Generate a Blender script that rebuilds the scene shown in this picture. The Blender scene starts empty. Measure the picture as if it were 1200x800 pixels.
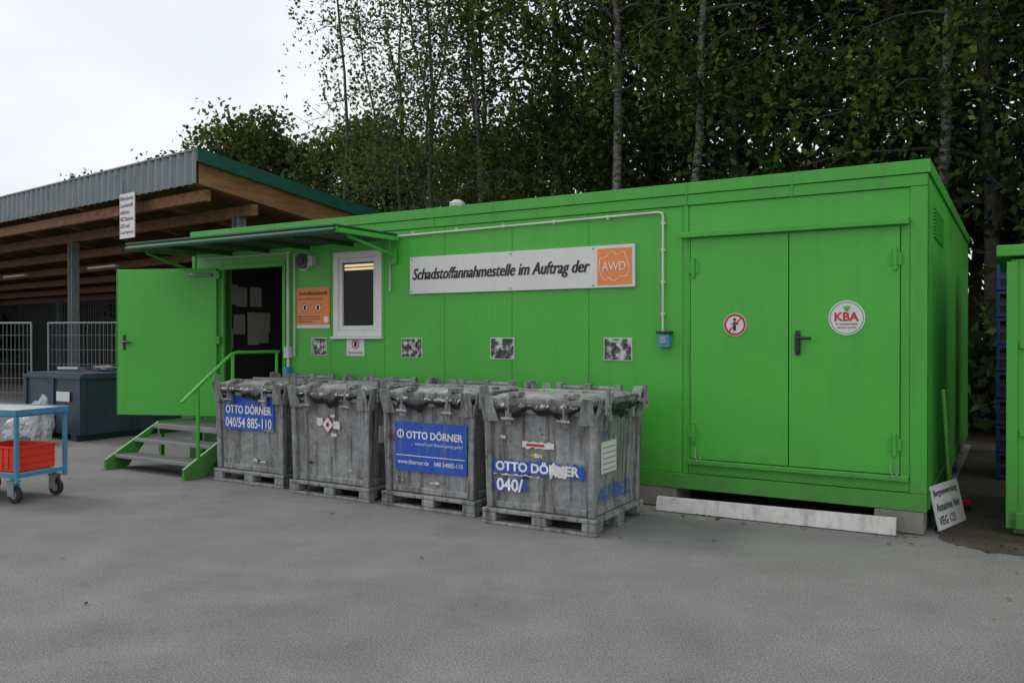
import bpy, bmesh, math, random
import numpy as np
from mathutils import Vector, Matrix
random.seed(7)
scene=bpy.context.scene
scene.view_settings.view_transform='Standard'
scene.view_settings.look='None'
scene.view_settings.exposure=0
COL=scene.collection
CX,CY=3.33,6.67
ANG=math.atan2(-.5209,.8536)
def LW(x,y):
    return (CX+.8536*x+.5209*y, CY-.5209*x+.8536*y)

# ---------------------------------------------------------------- materials
def nn(nt,t,**k):
    n=nt.nodes.new(t)
    for a,b in k.items(): setattr(n,a,b)
    return n
def base_mat(name):
    m=bpy.data.materials.new(name); m.use_nodes=True
    nt=m.node_tree; b=nt.nodes['Principled BSDF']
    return m,nt,b
def noise(nt,scale,detail=4,rough=.6,vec=None,mapscale=None,coord='Object'):
    tc=nn(nt,'ShaderNodeTexCoord'); out=tc.outputs[coord]
    if mapscale:
        mp=nn(nt,'ShaderNodeMapping'); mp.inputs['Scale'].default_value=mapscale
        nt.links.new(out,mp.inputs[0]); out=mp.outputs[0]
    n=nn(nt,'ShaderNodeTexNoise'); n.inputs['Scale'].default_value=scale
    n.inputs['Detail'].default_value=detail; n.inputs['Roughness'].default_value=rough
    nt.links.new(out,n.inputs['Vector']); return n.outputs['Fac']
def ramp(nt,fac,stops):
    r=nn(nt,'ShaderNodeValToRGB'); e=r.color_ramp.elements
    e[0].position=stops[0][0]; e[0].color=(*stops[0][1],1)
    e[1].position=stops[-1][0]; e[1].color=(*stops[-1][1],1)
    for p,c in stops[1:-1]:
        x=e.new(p); x.color=(*c,1)
    nt.links.new(fac,r.inputs[0]); return r.outputs[0]
def mixc(nt,fac,a,b,mode='MIX'):
    m=nn(nt,'ShaderNodeMix',data_type='RGBA',blend_type=mode)
    for s,v in ((m.inputs[0],fac),(m.inputs[6],a),(m.inputs[7],b)):
        if hasattr(v,'is_linked') or hasattr(v,'node'): nt.links.new(v,s)
        elif isinstance(v,(int,float)): s.default_value=v
        else: s.default_value=(*v,1)
    return m.outputs[2]
def bump(nt,b,h,strength,dist=.01):
    n=nn(nt,'ShaderNodeBump'); n.inputs['Strength'].default_value=strength
    n.inputs['Distance'].default_value=dist
    nt.links.new(h,n.inputs['Height']); nt.links.new(n.outputs[0],b.inputs['Normal'])
def M(name,col,rough=.5,metal=0,var=.15,scale=3,bmp=0,bscale=40,streak=0,dirt=(.05,.045,.035),spec=.5):
    m,nt,b=base_mat(name)
    f=noise(nt,scale)
    lo=tuple(c*(1-var) for c in col); hi=tuple(min(1,c*(1+var)) for c in col)
    c=ramp(nt,f,[(.3,lo),(.7,hi)])
    if streak:
        f2=noise(nt,3.0,5,.65,mapscale=(3.5,3.5,.35))
        k=ramp(nt,f2,[(.48,(0,0,0)),(.75,(streak,)*3)])
        c=mixc(nt,k,c,dirt)
    nt.links.new(c,b.inputs['Base Color'])
    b.inputs['Roughness'].default_value=rough; b.inputs['Metallic'].default_value=metal
    b.inputs['Specular IOR Level'].default_value=spec
    if bmp: bump(nt,b,noise(nt,bscale),bmp)
    return m

def greenpaint(name,col,zdirt=True,k=1):
    m,nt,b=base_mat(name)
    f=noise(nt,1.0,3); c=ramp(nt,f,[(.3,tuple(x*.92 for x in col)),(.7,tuple(x*1.05 for x in col))])
    f2=noise(nt,3.0,5,.65,mapscale=(3.5,3.5,.3)); kk=ramp(nt,f2,[(.5,(0,0,0)),(.78,(.24*k,)*3)])
    c=mixc(nt,kk,c,(.05,.17,.035))
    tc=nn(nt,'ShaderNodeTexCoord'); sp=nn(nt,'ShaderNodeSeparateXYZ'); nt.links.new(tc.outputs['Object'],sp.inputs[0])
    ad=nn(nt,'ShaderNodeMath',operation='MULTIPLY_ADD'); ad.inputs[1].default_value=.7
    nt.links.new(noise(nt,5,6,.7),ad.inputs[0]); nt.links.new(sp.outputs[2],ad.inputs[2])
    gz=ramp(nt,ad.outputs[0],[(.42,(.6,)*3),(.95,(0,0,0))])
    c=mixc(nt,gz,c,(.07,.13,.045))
    sc=ramp(nt,noise(nt,28,4,.75),[(.70,(0,0,0)),(.76,(.4,)*3)])
    c=mixc(nt,sc,c,(.16,.38,.12))
    nt.links.new(c,b.inputs['Base Color'])
    r=ramp(nt,noise(nt,2,5),[(.3,(.36,)*3),(.7,(.55,)*3)]); nt.links.new(r,b.inputs['Roughness'])
    bump(nt,b,noise(nt,3.5,2),.16,.02)
    return m
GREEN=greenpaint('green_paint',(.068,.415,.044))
GREEND=greenpaint('green_paint_frame',(.060,.375,.039),k=1.7)
SEAM=M('seam_shadow_green',(.02,.11,.012),.8)
TEAL=M('dark_teal_trim',(.012,.075,.055),.4)
WHITE=M('white_plastic',(.74,.75,.74),.4,var=.03,streak=.12)
SIGNW=M('sign_white',(.66,.66,.65),.4,var=.03,streak=.15,dirt=(.4,.4,.36))
CONDUIT=M('conduit_grey',(.55,.56,.55),.5)
BLACK=M('black_print',(.015,.015,.018),.5)
BLACKP=M('black_plastic',(.018,.018,.02),.35)
ORANGE=M('orange_sign',(.78,.24,.055),.45,var=.05,streak=.1)
REDM=M('red_print',(.5,.02,.025),.45)
REDC=M('red_crate_plastic',(.72,.045,.02),.4)
BLUES=M('blue_sticker',(.015,.085,.46),.4,var=.1,streak=.45,dirt=(.2,.24,.36))
BLUET=M('blue_print',(.02,.12,.45),.5)
BLUEF=M('blue_frame_paint',(.06,.25,.42),.45,streak=.3)
BLUEK=M('blue_crate_plastic',(.015,.05,.2),.5)
WTXT=M('white_print',(.75,.75,.75),.5)
GRN=M('green_print',(.02,.4,.06),.5)
LIME=M('light_green_handle',(.16,.62,.10),.4)
YEL=M('yellow_print',(.6,.35,.04),.5)
TREAD=M('stair_grating',(.11,.115,.115),.7,metal=.3,bmp=.5,bscale=80)
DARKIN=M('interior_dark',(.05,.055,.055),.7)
DARKWALL=M('dark_cladding',(.035,.04,.042),.6)
DUMP=M('dumpster_paint',(.028,.05,.075),.45,streak=.3,dirt=(.08,.08,.08))
STEEL=M('galvanised_post',(.27,.29,.30),.5,metal=.4,streak=.2)
ALU=M('light_metal',(.40,.41,.41),.4,metal=.5)
CORR=M('corrugated_fascia',(.17,.21,.22),.5,metal=.2,streak=.4,dirt=(.06,.08,.07))
CONC=M('concrete',(.22,.21,.19),.9,bmp=.4,bscale=30,streak=.4)
KERBW=M('weathered_white_board',(.50,.49,.48),.6,var=.12,scale=6,streak=.7,dirt=(.15,.14,.12))
RUB=M('rubber',(.02,.02,.02),.8)
PAPER=M('paper',(.62,.6,.55),.7)
PINK=M('pink_paper',(.5,.35,.33),.7)
DECK=M('deck_board',(.42,.42,.38),.6,streak=.4)
TARP=M('black_foil',(.013,.015,.019),.3,bmp=.5,bscale=14)
BAG=M('bag_plastic',(.42,.44,.45),.4,bmp=.5,bscale=15)
def wood():
    m,nt,b=base_mat('timber')
    f=noise(nt,2.5,6,.6,mapscale=(4,.6,4))
    c=ramp(nt,f,[(.3,(.13,.055,.022)),(.55,(.24,.11,.045)),(.75,(.33,.17,.08))])
    nt.links.new(c,b.inputs['Base Color']); b.inputs['Roughness'].default_value=.7
    return m
WOOD=wood()
def galv():
    m,nt,b=base_mat('weathered_galvanised_steel')
    tc=nn(nt,'ShaderNodeTexCoord')
    oi=nn(nt,'ShaderNodeObjectInfo')
    v=nn(nt,'ShaderNodeTexVoronoi'); v.inputs['Scale'].default_value=26
    nt.links.new(tc.outputs['Object'],v.inputs['Vector'])
    sp=nn(nt,'ShaderNodeSeparateColor'); nt.links.new(v.outputs['Color'],sp.inputs[0])
    def n4(scale,detail,rough,ms=(1,1,1)):
        mp=nn(nt,'ShaderNodeMapping'); mp.inputs['Scale'].default_value=ms; nt.links.new(tc.outputs['Object'],mp.inputs[0])
        q=nn(nt,'ShaderNodeTexNoise',noise_dimensions='4D'); q.inputs['Scale'].default_value=scale; q.inputs['Detail'].default_value=detail; q.inputs['Roughness'].default_value=rough
        mu=nn(nt,'ShaderNodeMath',operation='MULTIPLY'); mu.inputs[1].default_value=37; nt.links.new(oi.outputs['Random'],mu.inputs[0])
        nt.links.new(mp.outputs[0],q.inputs['Vector']); nt.links.new(mu.outputs[0],q.inputs['W']); return q.outputs['Fac']
    f=n4(3.2,8,.68)
    c=ramp(nt,f,[(.28,(.15,.155,.155)),(.5,(.26,.27,.275)),(.72,(.39,.40,.395))])
    sc=ramp(nt,sp.outputs[0],[(0,(.86,)*3),(1,(1.08,)*3)])
    c=mixc(nt,1.0,c,sc,'MULTIPLY')
    li=n4(2.3,6,.7,(3,3,.7))
    k3=ramp(nt,li,[(.56,(0,0,0)),(.70,(.5,)*3)])
    c=mixc(nt,k3,c,(.50,.50,.47))
    st=n4(4,7,.7,(4,4,.28))
    k=ramp(nt,st,[(.49,(0,0,0)),(.62,(.85,)*3)])
    c=mixc(nt,k,c,(.07,.063,.052))
    ru=n4(8,6,.72)
    k2=ramp(nt,ru,[(.59,(0,0,0)),(.68,(.8,)*3)])
    c=mixc(nt,k2,c,(.11,.058,.034))
    bl=n4(5,7,.75,(1.5,1.5,.9))
    k4=ramp(nt,bl,[(.62,(0,0,0)),(.66,(.8,)*3)])
    c=mixc(nt,k4,c,(.03,.03,.03))
    nt.links.new(c,b.inputs['Base Color'])
    b.inputs['Metallic'].default_value=.12
    r=ramp(nt,f,[(.3,(.75,)*3),(.7,(.45,)*3)]); nt.links.new(r,b.inputs['Roughness'])
    bump(nt,b,n4(4.5,4,.6),1.0,.025)
    return m
GALV=galv()
def asphalt():
    m,nt,b=base_mat('asphalt')
    big=noise(nt,.22,5,.55); med=noise(nt,1.7,6,.65); fine=noise(nt,95,3,.85)
    c=ramp(nt,big,[(.32,(.138,.137,.137)),(.68,(.178,.177,.176))])
    c2=ramp(nt,med,[(.3,(.84,)*3),(.7,(1.12,)*3)])
    c=mixc(nt,1.0,c,c2,'MULTIPLY')
    c3=ramp(nt,fine,[(.34,(.35,)*3),(.5,(1.0,)*3),(.62,(1.8,)*3)])
    c=mixc(nt,.9,c,mixc(nt,1.0,c,c3,'MULTIPLY'))
    tc=nn(nt,'ShaderNodeTexCoord')
    v=nn(nt,'ShaderNodeTexVoronoi',feature='DISTANCE_TO_EDGE'); v.inputs['Scale'].default_value=.3
    nz=nn(nt,'ShaderNodeTexNoise'); nz.inputs['Scale'].default_value=1.5; nz.inputs['Detail'].default_value=8
    nt.links.new(tc.outputs['Object'],nz.inputs['Vector'])
    ad=nn(nt,'ShaderNodeVectorMath',operation='MULTIPLY_ADD'); ad.inputs[1].default_value=(1.6,1.6,0)
    nt.links.new(nz.outputs['Color'],ad.inputs[0]); nt.links.new(tc.outputs['Object'],ad.inputs[2]); nt.links.new(ad.outputs[0],v.inputs['Vector'])
    ck=ramp(nt,v.outputs['Distance'],[(0,(.4,)*3),(.004,(0,0,0))])
    brk=ramp(nt,noise(nt,.9,3),[(.52,(0,0,0)),(.62,(1,)*3)])
    c=mixc(nt,mixc(nt,1.0,ck,brk,'MULTIPLY'),c,(.07,.07,.07))
    st=ramp(nt,noise(nt,1.9,6,.72),[(.60,(0,0,0)),(.72,(.45,)*3)])
    c=mixc(nt,st,c,(.095,.09,.086))
    sm=ramp(nt,noise(nt,9,4,.7),[(.68,(0,0,0)),(.72,(.6,)*3)])
    c=mixc(nt,sm,c,(.07,.066,.062))
    lt=ramp(nt,noise(nt,13,3,.7,mapscale=(1,1.2,1)),[(.71,(0,0,0)),(.75,(.5,)*3)])
    c=mixc(nt,lt,c,(.32,.31,.29))
    dust=ramp(nt,noise(nt,.8,6,.7,mapscale=(1,3,1)),[(.52,(0,0,0)),(.72,(.35,)*3)])
    c=mixc(nt,dust,c,(.24,.236,.226))
    nt.links.new(c,b.inputs['Base Color']); b.inputs['Roughness'].default_value=.88
    b.inputs['Specular IOR Level'].default_value=.3
    bump(nt,b,fine,.7,.005)
    return m
ASPH=asphalt()
def leafmat(name,dark,mid,light,trans=.35):
    m=bpy.data.materials.new(name); m.use_nodes=True; nt=m.node_tree; nt.nodes.clear()
    o=nn(nt,'ShaderNodeOutputMaterial'); g=nn(nt,'ShaderNodeNewGeometry')
    c=ramp(nt,g.outputs['Random Per Island'],[(0,dark),(.55,mid),(1,light)])
    f=noise(nt,.9,2); c2=ramp(nt,f,[(.35,(.5,.55,.5)),(.65,(1.3,1.3,1.15))])
    c=mixc(nt,1.0,c,c2,'MULTIPLY')
    d=nn(nt,'ShaderNodeBsdfDiffuse'); nt.links.new(c,d.inputs[0])
    if trans:
        t=nn(nt,'ShaderNodeBsdfTranslucent'); x=nn(nt,'ShaderNodeMixShader')
        nt.links.new(c,t.inputs[0]); x.inputs[0].default_value=trans
        nt.links.new(d.outputs[0],x.inputs[1]); nt.links.new(t.outputs[0],x.inputs[2]); nt.links.new(x.outputs[0],o.inputs[0])
    else: nt.links.new(d.outputs[0],o.inputs[0])
    return m
LEAFA=leafmat('foliage_dark',(.028,.045,.016),(.055,.085,.027),(.11,.15,.048),.35)
LEAFB=leafmat('foliage_light',(.045,.07,.024),(.09,.13,.038),(.16,.20,.065),.5)
LEAFC=leafmat('foliage_far',(.025,.042,.018),(.045,.07,.026),(.085,.11,.045),0)
LITTER=leafmat('leaf_litter',(.05,.035,.015),(.10,.075,.03),(.20,.16,.06),0)
BARK=M('bark',(.08,.068,.055),.9,var=.4,scale=8)
def birch():
    m,nt,b=base_mat('birch_bark')
    f=noise(nt,3,5,.7,mapscale=(2,2,5)); c=ramp(nt,f,[(.45,(.05,.045,.04)),(.56,(.19,.175,.155)),(.8,(.28,.265,.235))])
    nt.links.new(c,b.inputs['Base Color']); b.inputs['Roughness'].default_value=.8; return m
BIRCH=birch()
def photo(seed):
    m,nt,b=base_mat('black_white_picture')
    f=noise(nt,10+seed,4,.6,mapscale=(1,1,1)); c=ramp(nt,f,[(.42,(.02,)*3),(.5,(.10,)*3),(.6,(.55,)*3)])
    nt.links.new(c,b.inputs['Base Color']); b.inputs['Roughness'].default_value=.3; return m
def glass():
    m=bpy.data.materials.new('window_glass'); m.use_nodes=True; nt=m.node_tree; nt.nodes.clear()
    o=nn(nt,'ShaderNodeOutputMaterial'); t=nn(nt,'ShaderNodeBsdfTransparent'); g=nn(nt,'ShaderNodeBsdfGlossy')
    t.inputs[0].default_value=(.75,.8,.78,1); g.inputs['Roughness'].default_value=.02
    x=nn(nt,'ShaderNodeMixShader'); fr=nn(nt,'ShaderNodeFresnel'); fr.inputs[0].default_value=1.3
    nt.links.new(fr.outputs[0],x.inputs[0]); nt.links.new(t.outputs[0],x.inputs[1]); nt.links.new(g.outputs[0],x.inputs[2]); nt.links.new(x.outputs[0],o.inputs[0])
    return m
GLASS=glass()
LIT=bpy.data.materials.new('lit_tube'); LIT.use_nodes=True
LIT.node_tree.nodes['Principled BSDF'].inputs['Emission Color'].default_value=(1,.72,.38,1)
LIT.node_tree.nodes['Principled BSDF'].inputs['Emission Strength'].default_value=1.0

# ---------------------------------------------------------------- mesh builder
class MB:
    def __init__(s): s.v=[];s.f=[];s.m=[];s.mats=[]
    def mi(s,mat):
        if mat not in s.mats: s.mats.append(mat)
        return s.mats.index(mat)
    def face(s,pts,mat):
        n=len(s.v); s.v+= [tuple(p) for p in pts]; s.f.append(tuple(range(n,n+len(pts)))); s.m.append(s.mi(mat))
    def box(s,x0,x1,y0,y1,z0,z1,mat,mtx=None):
        if x0>x1:x0,x1=x1,x0
        if y0>y1:y0,y1=y1,y0
        if z0>z1:z0,z1=z1,z0
        n=len(s.v)
        P=[(x0,y0,z0),(x1,y0,z0),(x1,y1,z0),(x0,y1,z0),(x0,y0,z1),(x1,y0,z1),(x1,y1,z1),(x0,y1,z1)]
        if mtx: P=[tuple(mtx@Vector(p)) for p in P]
        s.v+=P
        for q in ((0,3,2,1),(4,5,6,7),(0,1,5,4),(1,2,6,5),(2,3,7,6),(3,0,4,7)):
            s.f.append(tuple(n+i for i in q)); s.m.append(s.mi(mat))
    def hexa(s,P,mat):
        n=len(s.v); s.v+=[tuple(p) for p in P]
        for q in ((0,3,2,1),(4,5,6,7),(0,1,5,4),(1,2,6,5),(2,3,7,6),(3,0,4,7)):
            s.f.append(tuple(n+i for i in q)); s.m.append(s.mi(mat))
    def tube(s,pts,r,mat,n=10,caps=True):
        pts=[Vector(p) for p in pts]
        rs=r if isinstance(r,(list,tuple)) else [r]*len(pts)
        rings=[]
        for i,p in enumerate(pts):
            d=(pts[min(i+1,len(pts)-1)]-pts[max(i-1,0)]).normalized()
            a=Vector((0,0,1)) if abs(d.z)<.9 else Vector((1,0,0))
            u=d.cross(a).normalized(); w=d.cross(u)
            b=len(s.v)
            for k in range(n):
                t=2*math.pi*k/n
                s.v.append(tuple(p+(u*math.cos(t)+w*math.sin(t))*rs[i]))
            rings.append(b)
        for a,b in zip(rings,rings[1:]):
            for k in range(n):
                s.f.append((a+k,a+(k+1)%n,b+(k+1)%n,b+k)); s.m.append(s.mi(mat))
        if caps:
            s.f.append(tuple(rings[0]+k for k in range(n))[::-1]); s.m.append(s.mi(mat))
            s.f.append(tuple(rings[-1]+k for k in range(n))); s.m.append(s.mi(mat))
    def disc(s,cx,cz,r,y,mat,n=32):
        s.face([(cx+r*math.cos(2*math.pi*k/n),y,cz+r*math.sin(2*math.pi*k/n)) for k in range(n)],mat)
    def ring(s,cx,cz,r0,r1,y,mat,n=32):
        for k in range(n):
            a=2*math.pi*k/n;b=2*math.pi*(k+1)/n
            s.face([(cx+r0*math.cos(a),y,cz+r0*math.sin(a)),(cx+r1*math.cos(a),y,cz+r1*math.sin(a)),(cx+r1*math.cos(b),y,cz+r1*math.sin(b)),(cx+r0*math.cos(b),y,cz+r0*math.sin(b))],mat)
    def build(s,name,parent=None,bevel=0,smooth=False):
        me=bpy.data.meshes.new(name); me.from_pydata(s.v,[],s.f); me.update()
        for m in s.mats: me.materials.append(m)
        me.polygons.foreach_set('material_index',s.m)
        if smooth: me.polygons.foreach_set('use_smooth',[True]*len(s.f))
        o=bpy.data.objects.new(name,me); COL.objects.link(o)
        if parent: o.parent=parent
        if bevel:
            b=o.modifiers.new('b','BEVEL'); b.width=bevel; b.segments=2; b.limit_method='ANGLE'; b.angle_limit=.9
        return o
def root(name,loc=(0,0,0),rz=0):
    e=bpy.data.objects.new(name,None); COL.objects.link(e); e.location=loc; e.rotation_euler=(0,0,rz); return e
def text(body,x0,x1,zc,h,y,mat,parent,name='lettering',shear=0,bold=.0):
    cu=bpy.data.curves.new(name,'FONT'); cu.body=body; cu.shear=shear; cu.offset=bold; cu.resolution_u=3
    ob=bpy.data.objects.new('tmp',cu); COL.objects.link(ob)
    dg=bpy.context.evaluated_depsgraph_get(); dg.update()
    me=bpy.data.meshes.new_from_object(ob.evaluated_get(dg)); bpy.data.objects.remove(ob)
    n=len(me.vertices); co=np.zeros(n*3,dtype=np.float32); me.vertices.foreach_get('co',co); co=co.reshape(-1,3)
    mn=co.min(0); mx=co.max(0)
    sx=(x1-x0)/(mx[0]-mn[0]); sz=h/(mx[1]-mn[1])
    out=np.zeros_like(co); out[:,0]=(co[:,0]-mn[0])*sx+x0; out[:,2]=(co[:,1]-mn[1])*sz+zc-h/2; out[:,1]=y
    me.vertices.foreach_set('co',out.ravel()); me.update(); me.materials.clear(); me.materials.append(mat)
    o=bpy.data.objects.new(name,me); COL.objects.link(o); o.parent=parent
    return o

# ---------------------------------------------------------------- ground
g=MB(); g.face([(-300,-300,0),(300,-300,0),(300,300,0),(-300,300,0)],ASPH); g.build('ground')
SOIL=M('soil',(.045,.036,.026),.95,var=.4,scale=4,bmp=.6)
s=MB()
rs_=random.Random(5)
ctrl=[(.03,.25),(.12,-.12),(.40,-.33),(.8,-.3),(1.3,-.12),(2.2,.0),(4,.3),(30,2)]
pts=[]
for (a,b_),(c,d) in zip(ctrl,ctrl[1:]):
    for k in range(10):
        t=k/10; pts.append((a+(c-a)*t+rs_.uniform(-.02,.02),b_+(d-b_)*t+rs_.uniform(-.03,.03)))
pts+=[(30,2),(34,60),(-40,60),(-34,7.5),(-9.6,7.2),(.03,6.6)]
s.face([(*LW(a,b),.004) for a,b in pts],SOIL); s.build('soil_verge')

# ---------------------------------------------------------------- container building
R=root('green_container_building',(CX,CY,0),ANG)
ZB,ZT=.19,3.016
def sub(rect,hole):
    x0,x1,z0,z1=rect;a,b,c,d=hole
    if b<=x0 or a>=x1 or d<=z0 or c>=z1: return [rect]
    o=[]
    if a>x0:o.append((x0,a,z0,z1))
    if b<x1:o.append((b,x1,z0,z1))
    A=max(a,x0);B=min(b,x1)
    if c>z0:o.append((A,B,z0,c))
    if d<z1:o.append((A,B,d,z1))
    return o
DT=2.48
holes=[(-6.36,-5.70,1.645,2.565),(-8.36,-7.27,.56,DT)]
b=MB()
rects=[(-9.0,-2.03,.30,2.84)]
for h in holes: rects=[r for q in rects for r in sub(q,h)]
for r in rects: b.box(r[0],r[1],.012,.09,r[2],r[3],SEAM)
b.box(-2.03,0,.03,.09,.3,2.84,GREEND)
b.build('wall_core',R)
b=MB()
cols=[-2.04,-3.01,-3.9,-4.77,-5.62,-6.46,-7.22,-8.41,-8.93]
for a,c in zip(cols,cols[1:]):
    rs=[(c+.0025,a-.0025,.335,2.805)]
    for h in holes: rs=[r for q in rs for r in sub(q,h)]
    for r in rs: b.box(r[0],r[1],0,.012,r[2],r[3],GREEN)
b.build('wall_panels',R)
b=MB()
b.box(-9.0,.0,-.022,.10,ZB,.33,GREEND)
b.box(-9.0,.0,-.018,.11,2.81,2.905,GREEND)
b.box(-9.02,.02,-.030,.12,2.91,ZT,GREEND)
b.box(-.125,.0,-.014,.09,.333,2.807,GREEND)
b.box(-2.035,-1.985,-.012,.028,.333,2.807,GREEND)
b.box(-9.0,-8.935,-.014,.09,.333,2.807,GREEND)
for x in (-2.0,-1.05,-4.9,-7.4): b.box(x-.005,x+.005,-.034,-.028,2.80,ZT-.004,GREEND)
b.build('frame',R,bevel=.006)
b=MB()
yy=.125
while yy<5.85:
    y2=min(yy+1.155,5.9); b.box(-.03,0.0,yy+.004,y2-.004,.335,2.9,GREEN); yy=y2
b.box(-.10,-.03,.11,5.9,.3,2.9,SEAM)
b.box(-.12,.012,.13,5.98,ZB,.33,GREEND)
b.box(-.12,.02,.125,6.0,2.91,ZT,GREEND)
b.box(-.12,.006,5.9,6.0,.333,2.905,GREEND)
b.box(-9.0,-.12,5.9,5.98,ZB,2.9,GREEN)
b.box(-9.0,-8.92,.12,5.9,ZB,2.9,GREEN)
b.box(-9.0,-.13,.125,5.99,2.93,3.0,GREEND)
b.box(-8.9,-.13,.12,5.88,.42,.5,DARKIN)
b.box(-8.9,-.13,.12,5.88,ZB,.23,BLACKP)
b.build('side_and_roof',R)
b=MB()
for i in range(9): b.box(.0,.016,.5,1.5,2.45+i*.03,2.465+i*.03,GREEN)
b.build('side_louvre',R)
b=MB()
for x in (-.22,-2.3,-4.5,-6.8,-8.8):
    for y in (.15,3,5.6): b.box(x-.17,x+.2,y-.17,y+.25,.006,ZB-.004,CONC)
b.build('foundation_blocks',R,bevel=.01)
b=MB()
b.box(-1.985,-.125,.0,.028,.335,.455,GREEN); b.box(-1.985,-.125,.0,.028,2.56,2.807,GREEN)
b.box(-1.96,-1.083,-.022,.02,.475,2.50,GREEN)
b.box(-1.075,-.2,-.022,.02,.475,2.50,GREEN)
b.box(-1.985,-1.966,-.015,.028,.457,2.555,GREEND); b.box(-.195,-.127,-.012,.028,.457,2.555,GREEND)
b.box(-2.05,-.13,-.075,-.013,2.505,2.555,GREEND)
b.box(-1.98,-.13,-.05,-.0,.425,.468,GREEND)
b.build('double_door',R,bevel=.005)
b=MB()
for x in (-1.93,-.235):
    for z in (.72,2.23):
        b.tube([(x,-.035,z-.09),(x,-.035,z+.09)],.016,GREEND); b.box(x-.05,x+.05,-.03,-.022,z-.05,z+.05,GREEND)
b.tube([(-1.0,-.05,1.62),(-1.0,-.05,1.47)],.022,BLACKP,12)
b.tube([(-1.0,-.075,1.585),(-.88,-.08,1.585)],.013,BLACKP)
b.box(-1.02,-.98,-.035,-.02,1.44,1.65,BLACKP)
for x in (-1.9,-.26):
    b.tube([(x,-.06,.58),(x,-.065,.50),(x+.02,-.07,.46),(x+.05,-.07,.48),(x+.05,-.06,.52)],.005,STEEL,6)
b.build('door_hardware',R)
b=MB()
y=-.03
b.tube([(-5.52,y,2.12),(-5.52,y,2.735),(-2.27,y,2.765),(-2.23,y,2.75),(-2.225,y,2.72),(-2.225,y,1.64)],.011,CONDUIT,8)
b.tube([(-7.15,y,1.2),(-7.15,y,2.66)],.02,CONDUIT,8); b.tube([(-7.04,y,1.35),(-7.04,y,2.62)],.011,CONDUIT,8)
b.tube([(-8.8,y,2.64),(-7.1,y,2.64)],.011,CONDUIT,8)
for z in (1.8,2.1,2.4,2.65): b.box(-2.245,-2.205,-.034,.0,z,z+.02,CONDUIT)
for x in (-2.8,-3.4,-4.0,-4.6,-5.2): b.box(x,x+.02,-.034,.0,2.735,2.775,CONDUIT)
b.build('cable_conduit',R)
b=MB(); b.box(-2.26,-2.15,-.075,0,1.5,1.62,BLUEF); b.box(-2.275,-2.135,-.085,.0,1.625,1.65,BLACKP); b.box(-2.235,-2.175,-.085,-.07,1.53,1.6,STEEL)
b.box(-7.19,-7.1,-.07,-.0,1.33,1.47,CONDUIT); b.box(-7.18,-7.11,-.09,0,1.08,1.22,BLUEF)
b.build('socket_box',R,bevel=.004)
b=MB(); X0,X1,Z0,Z1=-6.40,-5.66,1.60,2.60
for r in ((X0,X0+.075,Z0,Z1),(X1-.075,X1,Z0,Z1),(X0+.075,X1-.075,Z1-.075,Z1),(X0+.075,X1-.075,Z0,Z0+.075)): b.box(r[0],r[1],-.025,.05,r[2],r[3],WHITE)
i0,i1,j0,j1=X0+.077,X1-.077,Z0+.077,Z1-.077
for r in ((i0,i0+.05,j0,j1),(i1-.05,i1,j0,j1),(i0+.05,i1-.05,j1-.05,j1),(i0+.05,i1-.05,j0,j0+.05)): b.box(r[0],r[1],-.008,.04,r[2],r[3],WHITE)
b.box(X0-.02,X1+.02,-.06,-.0,Z0-.03,Z0-.002,WHITE)
b.build('window_frame',R,bevel=.005)
b=MB(); b.face([(i0+.05,.02,j0+.05),(i1-.05,.02,j0+.05),(i1-.05,.02,j1-.05),(i0+.05,.02,j1-.05)],GLASS)
b.build('window_glass',R)
b=MB()
for q in (0,.45): b.box(-7.6-q,-6.7-q,1.3+q,1.34+q,2.57,2.60,LIT)
b.box(-7.7,-6.6,1.2,1.44,2.64,2.70,DARKIN); b.box(-7.4,-6.75,.8,1.1,1.3,1.7,PAPER); b.build('ceiling_tube_lamp',R)
b=MB()
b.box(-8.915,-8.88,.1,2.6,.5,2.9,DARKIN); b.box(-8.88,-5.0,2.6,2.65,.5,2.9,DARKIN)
b.box(-8.40,-8.366,.02,.12,.56,DT,GREEND)
rp=random.Random(9)
for i in range(11):
    y=.14+rp.random()*.95; z=1.35+rp.random()*.75
    b.box(-8.878,-8.873+.0012*i,y,y+.2,z,z+.28,rp.choice([PAPER,PAPER,PINK,SIGNW]))
b.box(-8.3,-7.2,1.3,1.7,.5,1.3,M('grey_desk',(.2,.2,.2),.5))
b.build('interior_noticeboard',R)
b=MB()
b.box(-8.42,-8.362,-.02,.08,.50,DT+.06,GREEND); b.box(-7.268,-7.215,-.02,.08,.50,DT+.06,GREEND); b.box(-8.362,-7.268,-.02,.08,DT+.002,DT+.06,GREEND); b.box(-8.362,-7.268,-.02,.08,.50,.558,STEEL)
b.build('door_frame',R,bevel=.004)
dd=Vector((-1.47,-.594,0)); L=dd.length; da=math.atan2(dd.y,dd.x)
mt=Matrix.Translation((-8.40,-.03,0))@Matrix.Rotation(da,4,'Z')
b=MB(); b.box(0.05,L-.1,-.025,.025,.545,2.50,GREEN,mt)
b.box(L-.1+.001,L-.1+.014,-.03,.03,.54,2.505,GREEND,mt)
b.tube([mt@Vector((L-.2,.03,1.52)),mt@Vector((L-.2,.07,1.52)),mt@Vector((L-.32,.075,1.52))],.014,BLACKP)
b.box(L-.22,L-.18,.025,.035,1.42,1.62,BLACKP,mt)
b.tube([mt@Vector((.1,.05,2.41)),mt@Vector((.42,.05,2.41))],.022,STEEL)
for z in (.62,1.5,2.36): b.box(.0,.06,-.02,.04,z,z+.1,GREEND,mt)
b.build('open_door_leaf',R,bevel=.004)
b=MB(); zc=-.045
b.box(-8.9,-5.42,-1.0,-.035,2.745+zc,2.765+zc,DARKWALL)
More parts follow.
